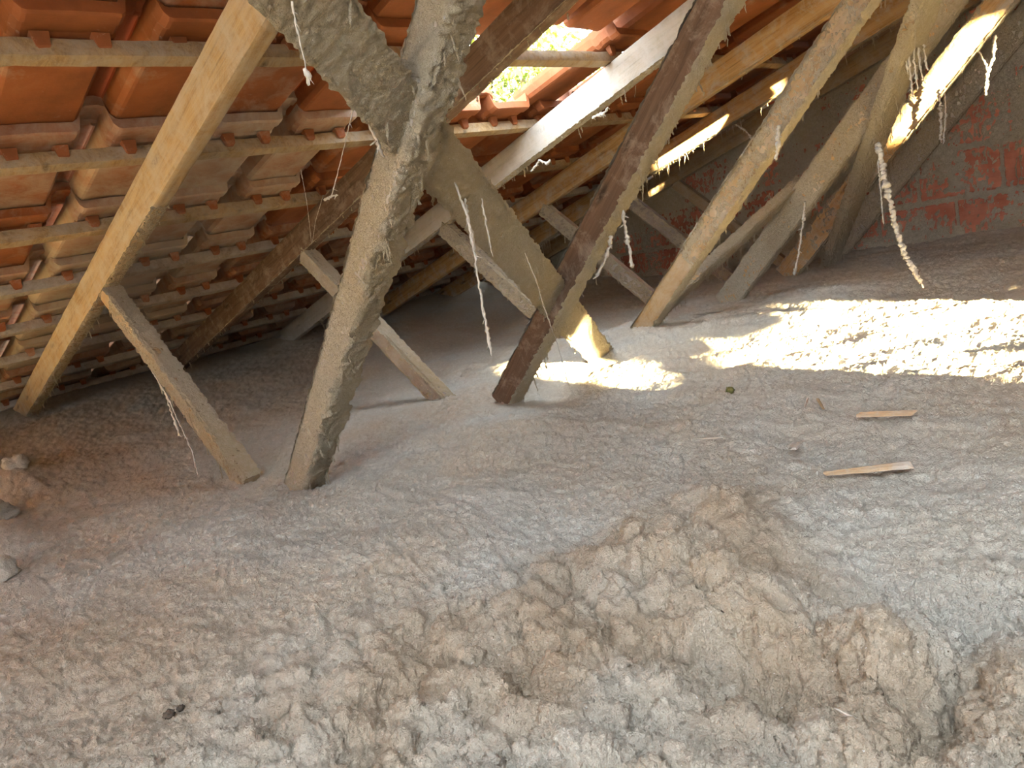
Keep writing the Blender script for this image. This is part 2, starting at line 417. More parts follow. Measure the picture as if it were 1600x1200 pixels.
# unseen opening added above the viewer to bring sky light onto the floor
def missing_near(u, y):
    x = (roof(u, y, 0.8))[0]
    if -0.35 < x < 1.3 and -1.4 < y < 0.12: return True           # added opening for sky light, above and behind the viewer
    return False
HOLE = {(0, 4), (0, 5), (0, 6)}                                           # the two tiles gone in view (row, column)
ceil_mb = MB()
vis = []
rows = list(range(-8, 8)); cols = list(range(-17, 15))
for r in rows:
    u0 = 1.187 + 0.361 * r - 0.092
    for c in cols:
        y0 = Y_COL0 + WT * c
        if y0 + 0.2 > WALL_Y + 0.05: continue
        if (r, c) in HOLE: continue
        uc, yc = u0 + 0.18, y0 + 0.1
        if missing_near(uc, yc): continue
        if u0 < U_RIDGE: continue
        if r >= -1 and yc > -0.30 and (u0 < 4.0):
            vis.append((r, c, u0, y0))
        else:
            Vt = [roof(u0 + v, y0 + ww, N_T + h) for (v, ww, h) in TV2]
            ceil_mb.add(Vt, TF2)
# far slope, mirrored at the ridge
ZR = roof(U_RIDGE, 0, 0.8)
def far_pt(s, y, nn):      # s metres down the far slope from the ridge
    return np.array([ZR[0] + s * math.cos(PA) - 0 + nn * math.sin(PA), y, ZR[2] - s * math.sin(PA) + nn * math.cos(PA)])
NF = np.array([math.sin(PA), 0, math.cos(PA)])
def sun_hits(s, y):
    """where the sun through this place of the far slope comes down on the floor"""
    p = far_pt(s, y, 0); t = (p[2] + 0.39) / -SUN_DIR[2]; return p + SUN_DIR * t
def sun_gap(s, y):
    q = sun_hits(s, y)
    if -1.20 < q[0] < 0.6 and 1.50 < q[1] < 1.99: return True
    if -1.40 < q[0] <= -1.20 and 1.50 < q[1] < 1.66: return True
    return False
SLIT_SHEET = (-0.03, 1.50, 0.80, 1.96)                        # added unseen sheet in the far slope, slit to shape the sun spots
for r in range(0, 10):
    for c in range(-17, 15):
        s0 = 0.02 + 0.361 * r; y0 = Y_COL0 + WT * c
        if y0 + 0.2 > WALL_Y + 0.05: continue
        if r < 4 and SLIT_SHEET[2] < y0 + 0.1 < SLIT_SHEET[3] - 0.05: continue         # covered by the slit sheet below
        if sun_gap(s0 + 0.18, y0 + 0.1): continue                 # tiles left out to shape the sun patch on the floor
        ceil_mb.add([far_pt(s0 + v, y0 + ww, h) for (v, ww, h) in TV2], [f[::-1] for f in TF2])
def sun_slit(s, y):  # slits placed so sun falls on the fifth rafter's edge and fifth post
    p = far_pt(s, y, 0); t = (3.036 - p[1]) / SUN_DIR[1]; q = p + SUN_DIR * t
    zr = (0.66 + q[0] * math.sin(PA)) / math.cos(PA)
    w_ = 0.020 + 0.040 * max(0.0, min(1.0, (q[0] + 1.95) / 0.5))
    if -1.95 < q[0] < -1.36 and zr - 0.035 < q[2] < zr + w_: return True
    line = -0.40 + (q[0] + 1.40) * 0.953                          # run of the leaning posts
    return -0.95 < q[0] < -0.62 and -0.02 < q[2] - line < 0.03 + 0.12 * (q[0] + 0.95) and q[2] < 0.33
ns_, ny_ = 128, 96; cv = [far_pt(SLIT_SHEET[0] + (SLIT_SHEET[1] - SLIT_SHEET[0]) * i / ns_, SLIT_SHEET[2] + (SLIT_SHEET[3] - SLIT_SHEET[2]) * j / ny_, 0.02) for i in range(ns_ + 1) for j in range(ny_ + 1)]
cf = [[i * (ny_ + 1) + j, (i + 1) * (ny_ + 1) + j, (i + 1) * (ny_ + 1) + j + 1, i * (ny_ + 1) + j + 1] for i in range(ns_) for j in range(ny_)
      if not sun_slit(SLIT_SHEET[0] + (SLIT_SHEET[1] - SLIT_SHEET[0]) * (i + .5) / ns_, SLIT_SHEET[2] + (SLIT_SHEET[3] - SLIT_SHEET[2]) * (j + .5) / ny_)]
ceil_mb.add(cv, cf)
# ridge caps
for k in range(17):
    y0 = -3.3 + 0.40 * k; pts = []

    for yy in (y0, y0 + 0.43):
        for q in range(7):
            an = math.pi * (q / 6.0); pts.append((ZR[0] + 0.12 * math.cos(an), yy, ZR[2] + 0.02 + 0.10 * math.sin(an)))
    ceil_mb.add(pts, [[q, q + 1, q + 8, q + 7] for q in range(6)])
ceiling = ceil_mb.build('ceiling', M_CLAY); tag(ceiling, kind='structure'); ceiling.color = (0.1, 0, 0, 1)

# dust on the tiles: greyer towards the middle bays low on the slope, bright clay higher up
for (r, c, u0, y0) in vis:
    o = bpy.data.objects.new('roof_tile', tile_me); COL.objects.link(o); o.parent = ceiling
    jit = Matrix.Rotation(random.gauss(0, 0.006), 4, 'Z') @ Matrix.Rotation(random.gauss(0, 0.004), 4, 'X')
    T = Matrix.Translation((u0 + random.gauss(0, 0.003), y0 + random.gauss(0, 0.0015), N_T + random.gauss(0, 0.001)))
    if (r, c) == (0, 7): T = Matrix.Translation((u0 - 0.01, y0 - 0.05, N_T + 0.004)) @ Matrix.Rotation(-0.02, 4, 'Z')
    if (r, c) == (-1, 5): T = Matrix.Translation((u0 - 0.035, y0 - 0.01, N_T + 0.008)) @ Matrix.Rotation(0.07, 4, 'Z')
    if (r, c) == (-1, 6): T = Matrix.Translation((u0 - 0.04, y0 + 0.008, N_T + 0.006)) @ Matrix.Rotation(-0.06, 4, 'Z')
    o.matrix_local = ROOF_M @ T @ jit
    dust = 0.02 + 0.05 * max(0, r) + random.uniform(-0.12, 0.12)
    if 1 <= r <= 5 and 0.6 < y0 < 1.25: dust += 0.26
    if c <= 1: dust += 0.08
    if r <= 0 and y0 > 0.9: dust -= 0.12
    o.color = (max(0.0, dust), 0, 0, 1)
    k = bpy.data.objects.new('tile_lug', knob_me); COL.objects.link(k); k.parent = o; k.color = (0.0 + max(0, dust) * 0.4, 0, 0, 1)

# battens: parts of the roof, one run each
def ring_box(L, wd, th, nl, seed, amp, per=5, bev=0.12):
    """rough-sawn stick along local X; returns V, F; y 0..wd, z 0..th"""
    pr = []
    cs = [(0, 0), (wd, 0), (wd, th), (0, th)]
    for k in range(4):
        a = np.array(cs[k]); b = np.array(cs[(k + 1) % 4])
        for q in range(per):
            t = q / per; pr.append(a + (b - a) * t)
    pr = np.array(pr); ce = np.array([wd / 2, th / 2]); m_ = len(pr)
    for k in range(4): pr[k * per] = pr[k * per] + (ce - pr[k * per]) * bev * 0.5
    xs = np.linspace(0, L, nl)
    P = np.zeros((nl, m_, 3)); P[:, :, 0] = xs[:, None]; P[:, :, 1] = pr[None, :, 0]; P[:, :, 2] = pr[None, :, 1]
    P = P.reshape(-1, 3)
    nrm = P.copy(); nrm[:, 0] = 0; nrm[:, 1] -= ce[0]; nrm[:, 2] -= ce[1]; nrm /= (np.linalg.norm(nrm, axis=1)[:, None] + 1e-9)
    P += nrm * (amp * (noise3(P * [14, 60, 60], seed) + 0.5 * noise3(P * [60, 160, 160], seed + 1)))[:, None]
    F_ = grid_faces(nl, m_, True)
    V = list(P)
    n0 = len(V); V.append((0, ce[0], ce[1])); V.append((L, ce[0], ce[1]))
    Fl = F_[:, ::-1].tolist()
    for q in range(m_):
        Fl.append([n0, q, (q + 1) % m_]); b = (nl - 1) * m_; Fl.append([n0 + 1, b + (q + 1) % m_, b + q])
    return V, Fl
def crisp(me):
    me.polygons.foreach_set('use_smooth', np.ones(len(me.polygons), bool)); me.set_sharp_from_angle(angle=math.radians(38)); return me
for k, ub in enumerate(BAT_U):
    y1 = WALL_Y
    runs = [(-3.2, y1)] if ub > 0.5 else [(-3.2, -1.5), (0.1, y1)]
    for (a, b) in runs:
        V_, F_ = ring_box(b - a, 0.033, 0.030, int((b - a) / 0.02), 100 + k, 0.0022, 4)
        mb = MB()
        sag = 0.004 * math.sin(k * 1.7)
        mb.add([roof(ub - 0.033 + v[1] + sag * math.sin(v[0] * 1.4 + k), a + v[0], NB + v[2]) for v in V_], F_)
        o = mb.build('batten', W_GREY if k > 9 else W_TAN, ceiling, True); crisp(o.data)
# grain runs along object X for timbers; battens have theirs along Y, which the soft pattern hides

# dust lying along the lower battens, ragged
def crust_strip(name, frame, L, wd, nl, nw, seed, thick, bias, parent, mat=M_CRUST, drips=0, dl=(0.01, 0.04), grav=None, scale=1.0, over=0.004):
    """frame(x, s) -> (point, outward normal); a ragged crust whose thin places sink into the wood"""
    xs = np.linspace(0, L, nl); ss = np.linspace(-over, wd + over, nw)
    XX, SS = np.meshgrid(xs, ss, indexing='ij'); p2 = np.stack([XX.ravel(), SS.ravel(), np.full(XX.size, seed * 3.7)], -1)
    h = bias + 0.30 * noise3(p2 * [24 * scale, 34 * scale, 1], seed) + 0.45 * noise3(p2 * [100 * scale, 110 * scale, 1], seed + 1) + 0.5 * noise3(p2 * [240, 240, 1], seed + 2)
    edge = np.minimum(SS.ravel() + over, wd + over - SS.ravel())
    h = h - 0.5 * sstep(0.006, 0.0, edge)
    h = np.where(edge < 0.002, np.minimum(h, 0.15) * 0.5, h)
    off = 0.75 * thick * np.clip(h, -0.35, 2.0)
    off = off + 0.003 * np.clip(h * 5, -1, 0)
    # wander of the rims
    off += 0.0013 * noise3(p2 * [150, 150, 1], seed + 3) + 0.0009 * noise3(p2 * [300, 300, 1], seed + 4)
    wob = over * 0.9 * noise3(p2 * [40, 2, 1], seed + 5) + over * 0.7 * noise3(p2 * [110, 2, 1], seed + 6)
    tt = np.clip((SS.ravel() / wd - 0.5) * 2, -1.3, 1.3)
    P = np.zeros((XX.size, 3))
    base = np.array([frame(x, s) for x, s in ((0, 0), (L, 0), (0, wd))], dtype=object)
    p00, n0 = frame(0, 0); p10, _ = frame(L, 0); p01, _ = frame(0, wd)
    ex = (p10 - p00) / L; es = (p01 - p00) / wd
    P = p00[None, :] + ex[None, :] * XX.ravel()[:, None] + es[None, :] * (SS.ravel() + wob * tt)[:, None] + n0[None, :] * off[:, None]
    F_ = grid_faces(nl, nw).tolist()
    # orient outwards
    a, b, c_ = P[F_[0][0]], P[F_[0][1]], P[F_[0][2]]
    if np.cross(es, ex) @ n0 < 0: F_ = [f[::-1] for f in F_]
    mb = MB(); mb.V = [tuple(v) for v in P]; mb.F = F_
    g = np.array([0, 0, -1.0]) if grav is None else grav
    rr = random.Random(seed)
    for _ in range(int(drips * 1.0)):
        x = rr.random() * L; s = wd * (rr.choice([0.02, 0.98]) if rr.random() < 0.6 else rr.random())
        p = p00 + ex * x + es * s + n0 * thick * 0.2
        ln = rr.uniform(*dl) * (rr.random() ** 2.0 + 0.15); r0 = rr.uniform(0.0008, 0.0019)
        pts = []; rd = []; sw = np.array([rr.gauss(0, 0.15), rr.gauss(0, 0.15), 0]); nseg = 4 + int(ln / 0.008)
        for q in range(nseg + 1):
            t = q / nseg; pts.append(p + g * ln * t + sw * ln * t + np.array([rr.gauss(0, 0.0008), rr.gauss(0, 0.0008), 0]))
            rd.append(r0 * (1.3 - 0.9 * t) * rr.uniform(0.6, 1.4) + (0.0022 * rr.random() if q == nseg - 1 and rr.random() < 0.5 else 0) + 0.0003)
        mb.tube(pts, rd, 5)
    o = mb.build(name, mat, parent, True)
    return o

# ------------------------------------------------------------------ timbers
def timber(name, A, B, up, depth, mat, label, group, seed, y_front, thick_y=0.038, amp=0.0015, res=0.01):
    """stick whose front face (towards -Y) runs from A to B (x, z of its lower fold line);
       up = unit vector (x, z) across that face; depth = width of the face; local X is the grain"""
    A = np.array([A[0], y_front, A[1]]); B = np.array([B[0], y_front, B[1]])
    L = np.linalg.norm(B - A); ex = (B - A) / L; eu = np.array([up[0], 0, up[1]]); eu /= np.linalg.norm(eu)
    V_, F_ = ring_box(L, depth, thick_y, max(8, int(L / res)), seed, amp, 7)
    if np.cross(ex, eu) @ YW < 0: F_ = [f[::-1] for f in F_]
    me = mesh_from(name, V_, F_)
    o = link(name, me, None, mat, True); crisp(me)
    M_ = Matrix.Identity(4)
    for i in range(3):
        M_[i][0] = ex[i]; M_[i][1] = eu[i]; M_[i][2] = YW[i]; M_[i][3] = A[i]
    o.matrix_world = M_
    tag(o, label, 'beam', group)
    o_fr = dict(o=o, L=L, depth=depth, t=thick_y)
    return o_fr
def coat(fr, face, seed, thick, bias, res=0.006, drips=0, dl=(0.01, 0.04), x0=0.0, x1=None, label=None, scale=1.0, over=0.004, mat=None):
    """crust on one face of a timber, in the timber's own space"""
    L = fr['L'] if x1 is None else x1; L0 = x0; d = fr['depth']; t = fr['t']; o = fr['o']
    ex = np.array([1.0, 0, 0]); 
    if face == 'front': p0, es, n_, wd = np.array([L0, 0, 0.0]), np.array([0, 1.0, 0]), np.array([0, 0, -1.0]), d
    if face == 'back': p0, es, n_, wd = np.array([L0, 0, t]), np.array([0, 1.0, 0]), np.array([0, 0, 1.0]), d
    if face == 'low': p0, es, n_, wd = np.array([L0, 0, 0.0]), np.array([0, 0, 1.0]), np.array([0, -1.0, 0]), t
    if face == 'top': p0, es, n_, wd = np.array([L0, d, 0.0]), np.array([0, 0, 1.0]), np.array([0, 1.0, 0]), t
    fn = lambda x, s: (p0 + ex * x + es * s, n_)
    inv = np.array(o.matrix_world.to_3x3().inverted())
    g = inv @ np.array([0, 0, -1.0])
    LL = L - L0
    c = crust_strip('dust_crust', fn, LL, wd, max(8, int(LL / res)), max(6, int(wd / res) + 3), seed, thick, bias, o, mat or M_CRUST, drips, dl, g, scale, over)
    if label: c['label'] = label
    return c

# rafters: lower fold line runs in the plane n = 0.66, depth 0.088 up to the battens
def rz(x, n=0.66): return (n + x * math.sin(PA)) / math.cos(PA)
raf_specs = [  # wood tones here take in part of the light and shade on each
    (1, W_TAN, 'yellow-tan rafter running down the left of the picture in front of the tiles'),
    (2, W_SHADED, 'shaded dark brown rafter in the middle, left of the opening in the roof'),
    (3, W_PALE, 'pale rafter lit bluish white just right of the opening in the roof'),
    (4, W_OCHRE, 'orange-ochre rafter right of the pale rafter, smooth and clean'),
    (5, W_OCHRE, 'ochre rafter with a sunlit fringe of dust on its lower edge'),
    (6, W_TAN, 'brown rafter lying against the brick gable wall'),
]
raf = {}
for k, mt, lab in raf_specs:
    x0, x1 = -4.05, 1.2
    raf[k] = timber('rafter', (x0, rz(x0)), (x1, rz(x1)), (NW[0], NW[2]), 0.0875, mt, lab, None, 200 + k, TR_Y[k], 0.036, 0.0012, 0.022)
coat(raf[1], 'low', 301, 0.003, 0.12, 0.004, 130, (0.006, 0.03), 0.35, 2.45, over=0.002)
coat(raf[2], 'low', 302, 0.003, -0.9, 0.006, 60, (0.006, 0.03), 0.4, 3.2)
coat(raf[3], 'low', 303, 0.003, 0.05, 0.006, 90, (0.008, 0.05), 0.8, 3.2)
coat(raf[4], 'low', 304, 0.003, -0.9, 0.008, 20, (0.006, 0.02), 1.0, 3.6)
coat(raf[5], 'low', 305, 0.004, 0.3, 0.007, 170, (0.012, 0.07), 1.0, 3.6)
coat(raf[6], 'low', 306, 0.004, 0.3, 0.01, 70, (0.01, 0.06), 1.0, 3.8)

# posts leaning from the floor up to the ridge side
POST_A, POST_B = (-1.40, -0.435), (-0.42, 0.50)
pdir = np.array([POST_B[0] - POST_A[0], POST_B[1] - POST_A[1]]); pdir /= np.linalg.norm(pdir)
pup = np.array([-pdir[1], pdir[0]])
post_specs = [
    (1, W_GREY, 0.060, 0.0, 0.0, 'nearest leaning post, thick grey dust over all its faces, foot at centre left'),
    (2, W_SHADED, 0.060, 0.0, 0.0, 'dark brown leaning post with a bright frosted left edge, second from the camera'),
    (3, W_TAN, 0.060, -0.01, 0.05, 'leaning post with grey mottled front and bright yellow lower edge, third from the camera'),
    (4, W_OCHRE, 0.078, -0.02, 0.01, 'yellow crusted leaning post fourth from the camera, orange bare patch at its brace'),
    (5, W_OCHRE, 0.085, -0.01, 0.0, 'ochre leaning post with a sunlit upper end, fifth from the camera'),
    (6, W_GREY, 0.085, 0.0, 0.0, 'pale brown leaning post set close to the brick wall'),
]
post = {}
for k, mt, dep, dx, dz, lab in post_specs:
    top = (POST_B[0] + (0.10 if k > 2 else 0.06), POST_B[1] + (0.10 if k > 2 else 0.06))
    top = (-0.34, -0.34 * 0 + rz(-0.34) - 0.01)
    A_ = (POST_A[0] + dx, POST_A[1])
    d_ = np.array([top[0] - A_[0], top[1] - A_[1]]); d_ /= np.linalg.norm(d_); up_ = (-d_[1], d_[0])
    if k == 4: A_ = (-1.385, -0.435)
    post[k] = timber('post', A_, top, up_, dep, mt, lab, None, 230 + k, TR_Y[k], 0.040, 0.0015, 0.006)
coat(post[1], 'front', 401, 0.0035, 0.45, 0.0028, 30, (0.004, 0.015))
coat(post[1], 'low', 402, 0.011, 0.55, 0.0028, 120, (0.006, 0.035), over=0.008)
coat(post[1], 'top', 403, 0.004, 0.4, 0.005, 10, (0.004, 0.02))
coat(post[2], 'low', 404, 0.009, 0.55, 0.0035, 170, (0.008, 0.045), over=0.007)
coat(post[2], 'top', 405, 0.004, 0.5, 0.004, 0)
coat(post[3], 'low', 406, 0.006, 0.5, 0.004, 170, (0.006, 0.03), over=0.006)
coat(post[3], 'front', 407, 0.0035, 0.10, 0.0035, 20, (0.004, 0.012), 0.35, None)
coat(post[3], 'top', 408, 0.004, 0.4, 0.006, 0)
coat(post[4], 'front', 409, 0.003, 0.40, 0.005, 0)
coat(post[4], 'low', 410, 0.007, 0.5, 0.005, 120, (0.008, 0.04), over=0.006)
coat(post[5], 'low', 411, 0.005, 0.5, 0.006, 120, (0.008, 0.06), over=0.005)
coat(post[5], 'front', 412, 0.002, -0.1, 0.006, 0)
coat(post[6], 'front', 413, 0.003, 0.35, 0.008, 0)
coat(post[6], 'low', 414, 0.006, 0.4, 0.008, 80, (0.01, 0.06))

# webs: short struts from the rafters down to the feet of the posts
web_specs = [
    (1, W_TAN, 'dusty short strut running from the left rafter down to the floor'),
    (2, W_GREY, 'short strut with a white-lit top, behind the nearest post'),
    (3, W_GREY, 'short grey strut with pale top face hanging between the two front posts'),
    (4, W_GREY, 'short strut in half shade behind the dark post'),
    (5, W_GREY, 'dark short strut behind the third post, in front of the brick wall'),
    (6, W_TAN, 'short strut close against the brick wall, crossing the far corner'),
]
WA, WB = (-2.215, 0.150), (-1.675, -0.445)
web = {}
for k, mt, lab in web_specs:
    a_ = (WA[0], rz(WA[0]) - 0.012)
    d_ = np.array([WB[0] - a_[0], WB[1] - a_[1]]); d_ /= np.linalg.norm(d_); up_ = (-d_[1], d_[0])
    web[k] = timber('strut', a_, WB, up_, 0.060 if k == 1 else 0.055, mt, lab, None, 260 + k, TR_Y[k] + 0.0005, 0.0375, 0.0015, 0.008)
coat(web[1], 'top', 421, 0.005, 0.5, 0.0035, 20, (0.004, 0.02), 0.02, None, over=0.005)
coat(web[1], 'front', 422, 0.004, 0.25, 0.0035, 60, (0.006, 0.05), 0.05, None, over=0.005)
coat(web[2], 'top', 423, 0.004, 0.45, 0.005, 10, (0.006, 0.03))
coat(web[2], 'front', 424, 0.002, -0.15, 0.006, 0)
coat(web[3], 'top', 425, 0.003, 0.35, 0.006, 0)
coat(web[3], 'front', 426, 0.003, 0.2, 0.006, 40, (0.005, 0.03))
coat(web[4], 'front', 427, 0.003, 0.2, 0.008, 30, (0.01, 0.05))
coat(web[5], 'front', 428, 0.003, 0.1, 0.008, 30, (0.01, 0.06))

# long braces lying on the backs of the posts
def brace(A, B, width_dir, wd, th, mat, label, seed, amp=0.0025):
    """stick from A to B (3-D, on its visible face's lower edge)"""
    A = np.array(A, float); B = np.array(B, float); L = np.linalg.norm(B - A); ex = (B - A) / L
    eu = np.array(width_dir, float); eu -= ex * (eu @ ex); eu /= np.linalg.norm(eu); ez = np.cross(ex, eu)
    V_, F_ = ring_box(L, wd, th, int(L / 0.006), seed, amp, 8)
    me = mesh_from('brace', V_, F_); o = link('brace', me, None, mat, True); crisp(me)
    M_ = Matrix.Identity(4)
    for i in range(3):
        M_[i][0] = ex[i]; M_[i][1] = eu[i]; M_[i][2] = ez[i]; M_[i][3] = A[i]
    o.matrix_world = M_; tag(o, label, 'beam')
    return dict(o=o, L=L, depth=wd, t=th)
e1 = np.array([0.765, 0, 0.72]) / math.hypot(0.765, 0.72); n1 = np.array([-e1[2], 0, e1[0]])
def plane_pt(y, s, off=0.0): return np.array([-1.455, 0, -0.41]) + e1 * s + YW * y + n1 * off
# nearest long brace: visible (lower) face in the plane of the posts' backs
b1 = brace(plane_pt(1.80, 0.02, 0.004), plane_pt(0.33, 1.20, 0.004), -YW, 0.075, 0.03, W_TAN,
           'broad brace crossing behind the nearest post, coated all over in yellow-grey fluff', 281)
b1n = np.array(b1['o'].matrix_world.col[2][:3]) @ n1
coat(b1, 'front' if b1n > 0 else 'back', 431, 0.006, 0.7, 0.0033, 60, (0.006, 0.04), over=0.005)
coat(b1, 'low', 432, 0.004, 0.4, 0.006, 40, (0.006, 0.04))
coat(b1, 'top', 433, 0.004, 0.4, 0.006, 30, (0.006, 0.03))
b2 = brace(plane_pt(1.98, 0.02, 0.012), plane_pt(2.50, 0.54, 0.012), YW, 0.055, 0.03, W_OCHRE,
           'short slanting brace with shaggy fringe between the third and fourth posts', 282)
b2n = np.array(b2['o'].matrix_world.col[2][:3]) @ n1
coat(b2, 'front' if b2n > 0 else 'back', 434, 0.005, 0.6, 0.004, 130, (0.01, 0.045), over=0.006)
coat(b2, 'top' , 435, 0.005, 0.5, 0.004, 30, (0.006, 0.02))
coat(b2, 'low' , 436, 0.005, 0.5, 0.004, 80, (0.01, 0.04))
b3 = brace(plane_pt(3.42, -0.02, -0.068), plane_pt(2.02, 1.28, -0.068), -YW, 0.085, 0.03, W_TAN,
           'steep yellow-grey brace at the upper right, webs draped on its right side', 283)
b3n = np.array(b3['o'].matrix_world.col[2][:3]) @ n1
coat(b3, 'front' if b3n > 0 else 'back', 437, 0.005, 0.7, 0.005, 160, (0.01, 0.06), over=0.006)
coat(b3, 'top', 438, 0.004, 0.5, 0.006, 60, (0.01, 0.05))
coat(b3, 'low', 439, 0.004, 0.5, 0.006, 60, (0.01, 0.05))

# ------------------------------------------------------------------ walls
def gable_poly(y, x0=-4.3, x1=4.6, zb=-0.72, n_top=0.785):
    pts = [(x0, zb), (x1, zb)]
    far = far_pt((x1 - ZR[0]) / math.cos(PA), 0, -0.01)
    pts.append((x1, far[2])); pts.append((ZR[0], ZR[2] - 0.02)); pts.append((x0, rz(x0, n_top)))
    return pts
def wall(name, y0, y1):
    p = gable_poly(0); V_ = [(x, y0, z) for x, z in p] + [(x, y1, z) for x, z in p]; n = len(p)
    mb = MB(); mb.add(V_, [list(range(n)), list(range(n, 2 * n))[::-1]] + [[k + n, (k + 1) % n + n, (k + 1) % n, k] for k in range(n)])
    return tag(mb.build(name, M_MORTAR), kind='structure')
wall_back = wall('wall_back', WALL_Y + 0.006, WALL_Y + 0.16)
mb = MB(); box_mb(mb, -4.46, 4.76, -3.35, -3.2, -0.72, 0.42); wall_front = tag(mb.build('wall_front', M_MORTAR), kind='structure')   # unseen wall, kept low to let sky light in above it
for nm, xa, xb, zt in (('wall_left', -4.46, -4.3, -0.335), ('wall_right', 4.6, 4.76, 0.36)):
    mb = MB(); box_mb(mb, xa, xb, -3.35, 3.76, -0.72, zt); tag(mb.build(nm, M_MORTAR), kind='structure')
# hollow bricks, ribbed faces
BL, BH = 0.30, 0.188
pz = [(0.004, 0.0)]
nr = 9
prf = [(0.02, 0.0), (0.004, 0.004)]
for k in range(nr):
    z = 0.012 + (BH - 0.024) * k / (nr - 1); prf.append((0.0 if k % 2 == 0 else 0.0022, z))
prf += [(0.004, BH - 0.004), (0.02, BH)]
Vb = []
for x in (0.0, 0.003, BL - 0.003, BL):
    for (yy, z) in prf: Vb.append((x, yy + (0.003 if x in (0.0, BL) else 0), z))
nb = len(prf); Fb = []
for i in range(3):
    for j in range(nb - 1):
        if i == 1 or j in (0, nb - 2) or True:
            a = i * nb + j; Fb.append([a, a + nb, a + nb + 1, a + 1])
Vb = Vb; brick_me = mesh_from('brick', Vb, Fb); brick_me.materials.append(M_BRICK)
z0s = [-0.435 + 0.2 * k for k in range(6)]
for r, z0 in enumerate(z0s):
    offx = -0.915 + (0.155 if r % 2 else 0.0) + [0, 0.02, -0.04, 0.03, 0, 0.02][r]
    for k in range(-9, 6):
        x = offx + 0.312 * k
        if z0 + BH > rz(x, 0.78) or x > 0.9: continue
        o = bpy.data.objects.new('brick', brick_me); COL.objects.link(o); o.parent = wall_back
        o.location = (x, WALL_Y - 0.004 + random.uniform(-0.001, 0.002), z0); o.rotation_euler = (0, random.gauss(0, 0.003), 0)
# dust and web crust stuck to the brickwork
gx = np.linspace(-3.2, 0.4, 560); gz = np.linspace(-0.44, 0.72, 190)
GX, GZ = np.meshgrid(gx, gz); P = np.stack([GX.ravel(), np.zeros(GX.size), GZ.ravel()], -1)
roofz = (0.74 + P[:, 0] * math.sin(PA)) / math.cos(PA)
h = 0.45 * noise3(P * [5, 1, 6], 51) + 0.35 * noise3(P * [26, 1, 14], 52) + 0.5 * noise3(P * [70, 1, 36], 53) + 0.5 * noise3(P * [150, 1, 80], 54)
h += 0.17 - 0.40 * np.exp(-(((P[:, 0] + 0.75) / 0.55) ** 2 + ((P[:, 2] + 0.22) / 0.22) ** 2)) - 0.30 * np.exp(-(((P[:, 0] + 2.35) / 0.4) ** 2 + ((P[:, 2] + 0.2) / 0.2) ** 2))
P[:, 1] = WALL_Y - 0.004 - 0.015 * np.clip(h, -0.3, 0.9)
P[:, 2] = np.minimum(P[:, 2], roofz)
mb = MB(); mb.V = [tuple(v) for v in P]; mb.F = grid_faces(190, 560).tolist()
rr = random.Random(5)
for k in range(170):     # threads hanging off the brickwork
    x = rr.uniform(-3.2, 0.2); z = rr.uniform(-0.25, 0.45); z = min(z, rz(x) - 0.03); ln = rr.uniform(0.03, 0.15); r0 = rr.uniform(.001, .0022)
    pts = [(x + rr.gauss(0, .003), WALL_Y - 0.028 - rr.random() * 0.006, z - ln * q / 7) for q in range(8)]
    mb.tube(pts, [r0 * rr.uniform(.5, 1.8) for q in range(8)], 4)
o = mb.build('dust_crust', M_CRUST, wall_back, True); o['kind'] = 'stuff'

# ------------------------------------------------------------------ cobweb strands
def strand(pts, r, label, seed, blobs=0.5, side=0.0, group=None):
    rr = random.Random(seed); mb = MB(); P = []; Rd = []
    pts = [np.array(p, float) for p in pts]; blob = 0
    for k in range(len(pts) - 1):
        L = np.linalg.norm(pts[k + 1] - pts[k]); n = max(3, int(L / 0.004))
        for q in range(n):
            t = q / n; p = pts[k] + (pts[k + 1] - pts[k]) * t
            p = p + np.array([rr.gauss(0, 1), rr.gauss(0, 1), rr.gauss(0, 0.3)]) * r * 0.35
            if rr.random() < 0.06 * blobs: blob = rr.randint(2, 5)
            x = 1.0
            if blob > 0: x = rr.uniform(1.2, 1.9); blob -= 1
            P.append(p); Rd.append(r * x * rr.uniform(0.6, 1.3))
    P.append(pts[-1]); Rd.append(r * 0.5); mb.tube(P, Rd, 5)
    if side:
        for _ in range(int(side * len(P) * 0.15)):
            k = rr.randrange(len(P)); a = P[k]; v = np.array([rr.gauss(0, 1), rr.gauss(0, 0.6), -abs(rr.gauss(0, 1)) - 0.4]); v *= rr.uniform(0.004, 0.014) / np.linalg.norm(v)
            mb.tube([a, a + v * 0.5, a + v], [r * 0.6, r * 0.45, r * 0.3], 4)
    o = mb.build('cobweb_strand', M_WEB, None, True); tag(o, label, 'cobweb', group); return o
ay = at_y
strand([ay(700, 262, .80), ay(728, 330, .80), ay(742, 400, .80), ay(752, 470, .80), ay(768, 556, .80)], .0020, 'longest dusty cobweb string hanging from the broad brace nearly to the floor', 1, 1, 1)
strand([ay(722, 285, .84), ay(733, 350, .83), ay(741, 392, .81)], .0022, 'short clotted cobweb string joining the longest one below the brace', 2, 1, 1)
strand([ay(752, 310, .86), ay(760, 350, .86), ay(767, 390, .86)], .0017, 'small cobweb drop ending in a blob right of the longest string', 3, 1, 1)
strand([ay(820, 395, 1.05), ay(838, 440, 1.08), ay(850, 480, 1.15), ay(872, 540, 1.22), ay(890, 610, 1.24)], .0012, 'thin cobweb string passing in front of the dark post', 4, .4, .4)
strand([ay(545, 108, .60), ay(560, 150, .61), ay(575, 185, .62), ay(585, 215, .63), ay(600, 245, .645)], .0028, 'thick cobweb rope at the crossing of brace and nearest post', 5, .6, 1)
strand([ay(562, 130, .62), ay(585, 148, .63), ay(604, 163, .64), ay(618, 172, .65)], .0016, 'cobweb cord stretched across to the small bright gap', 6, 1, 2)
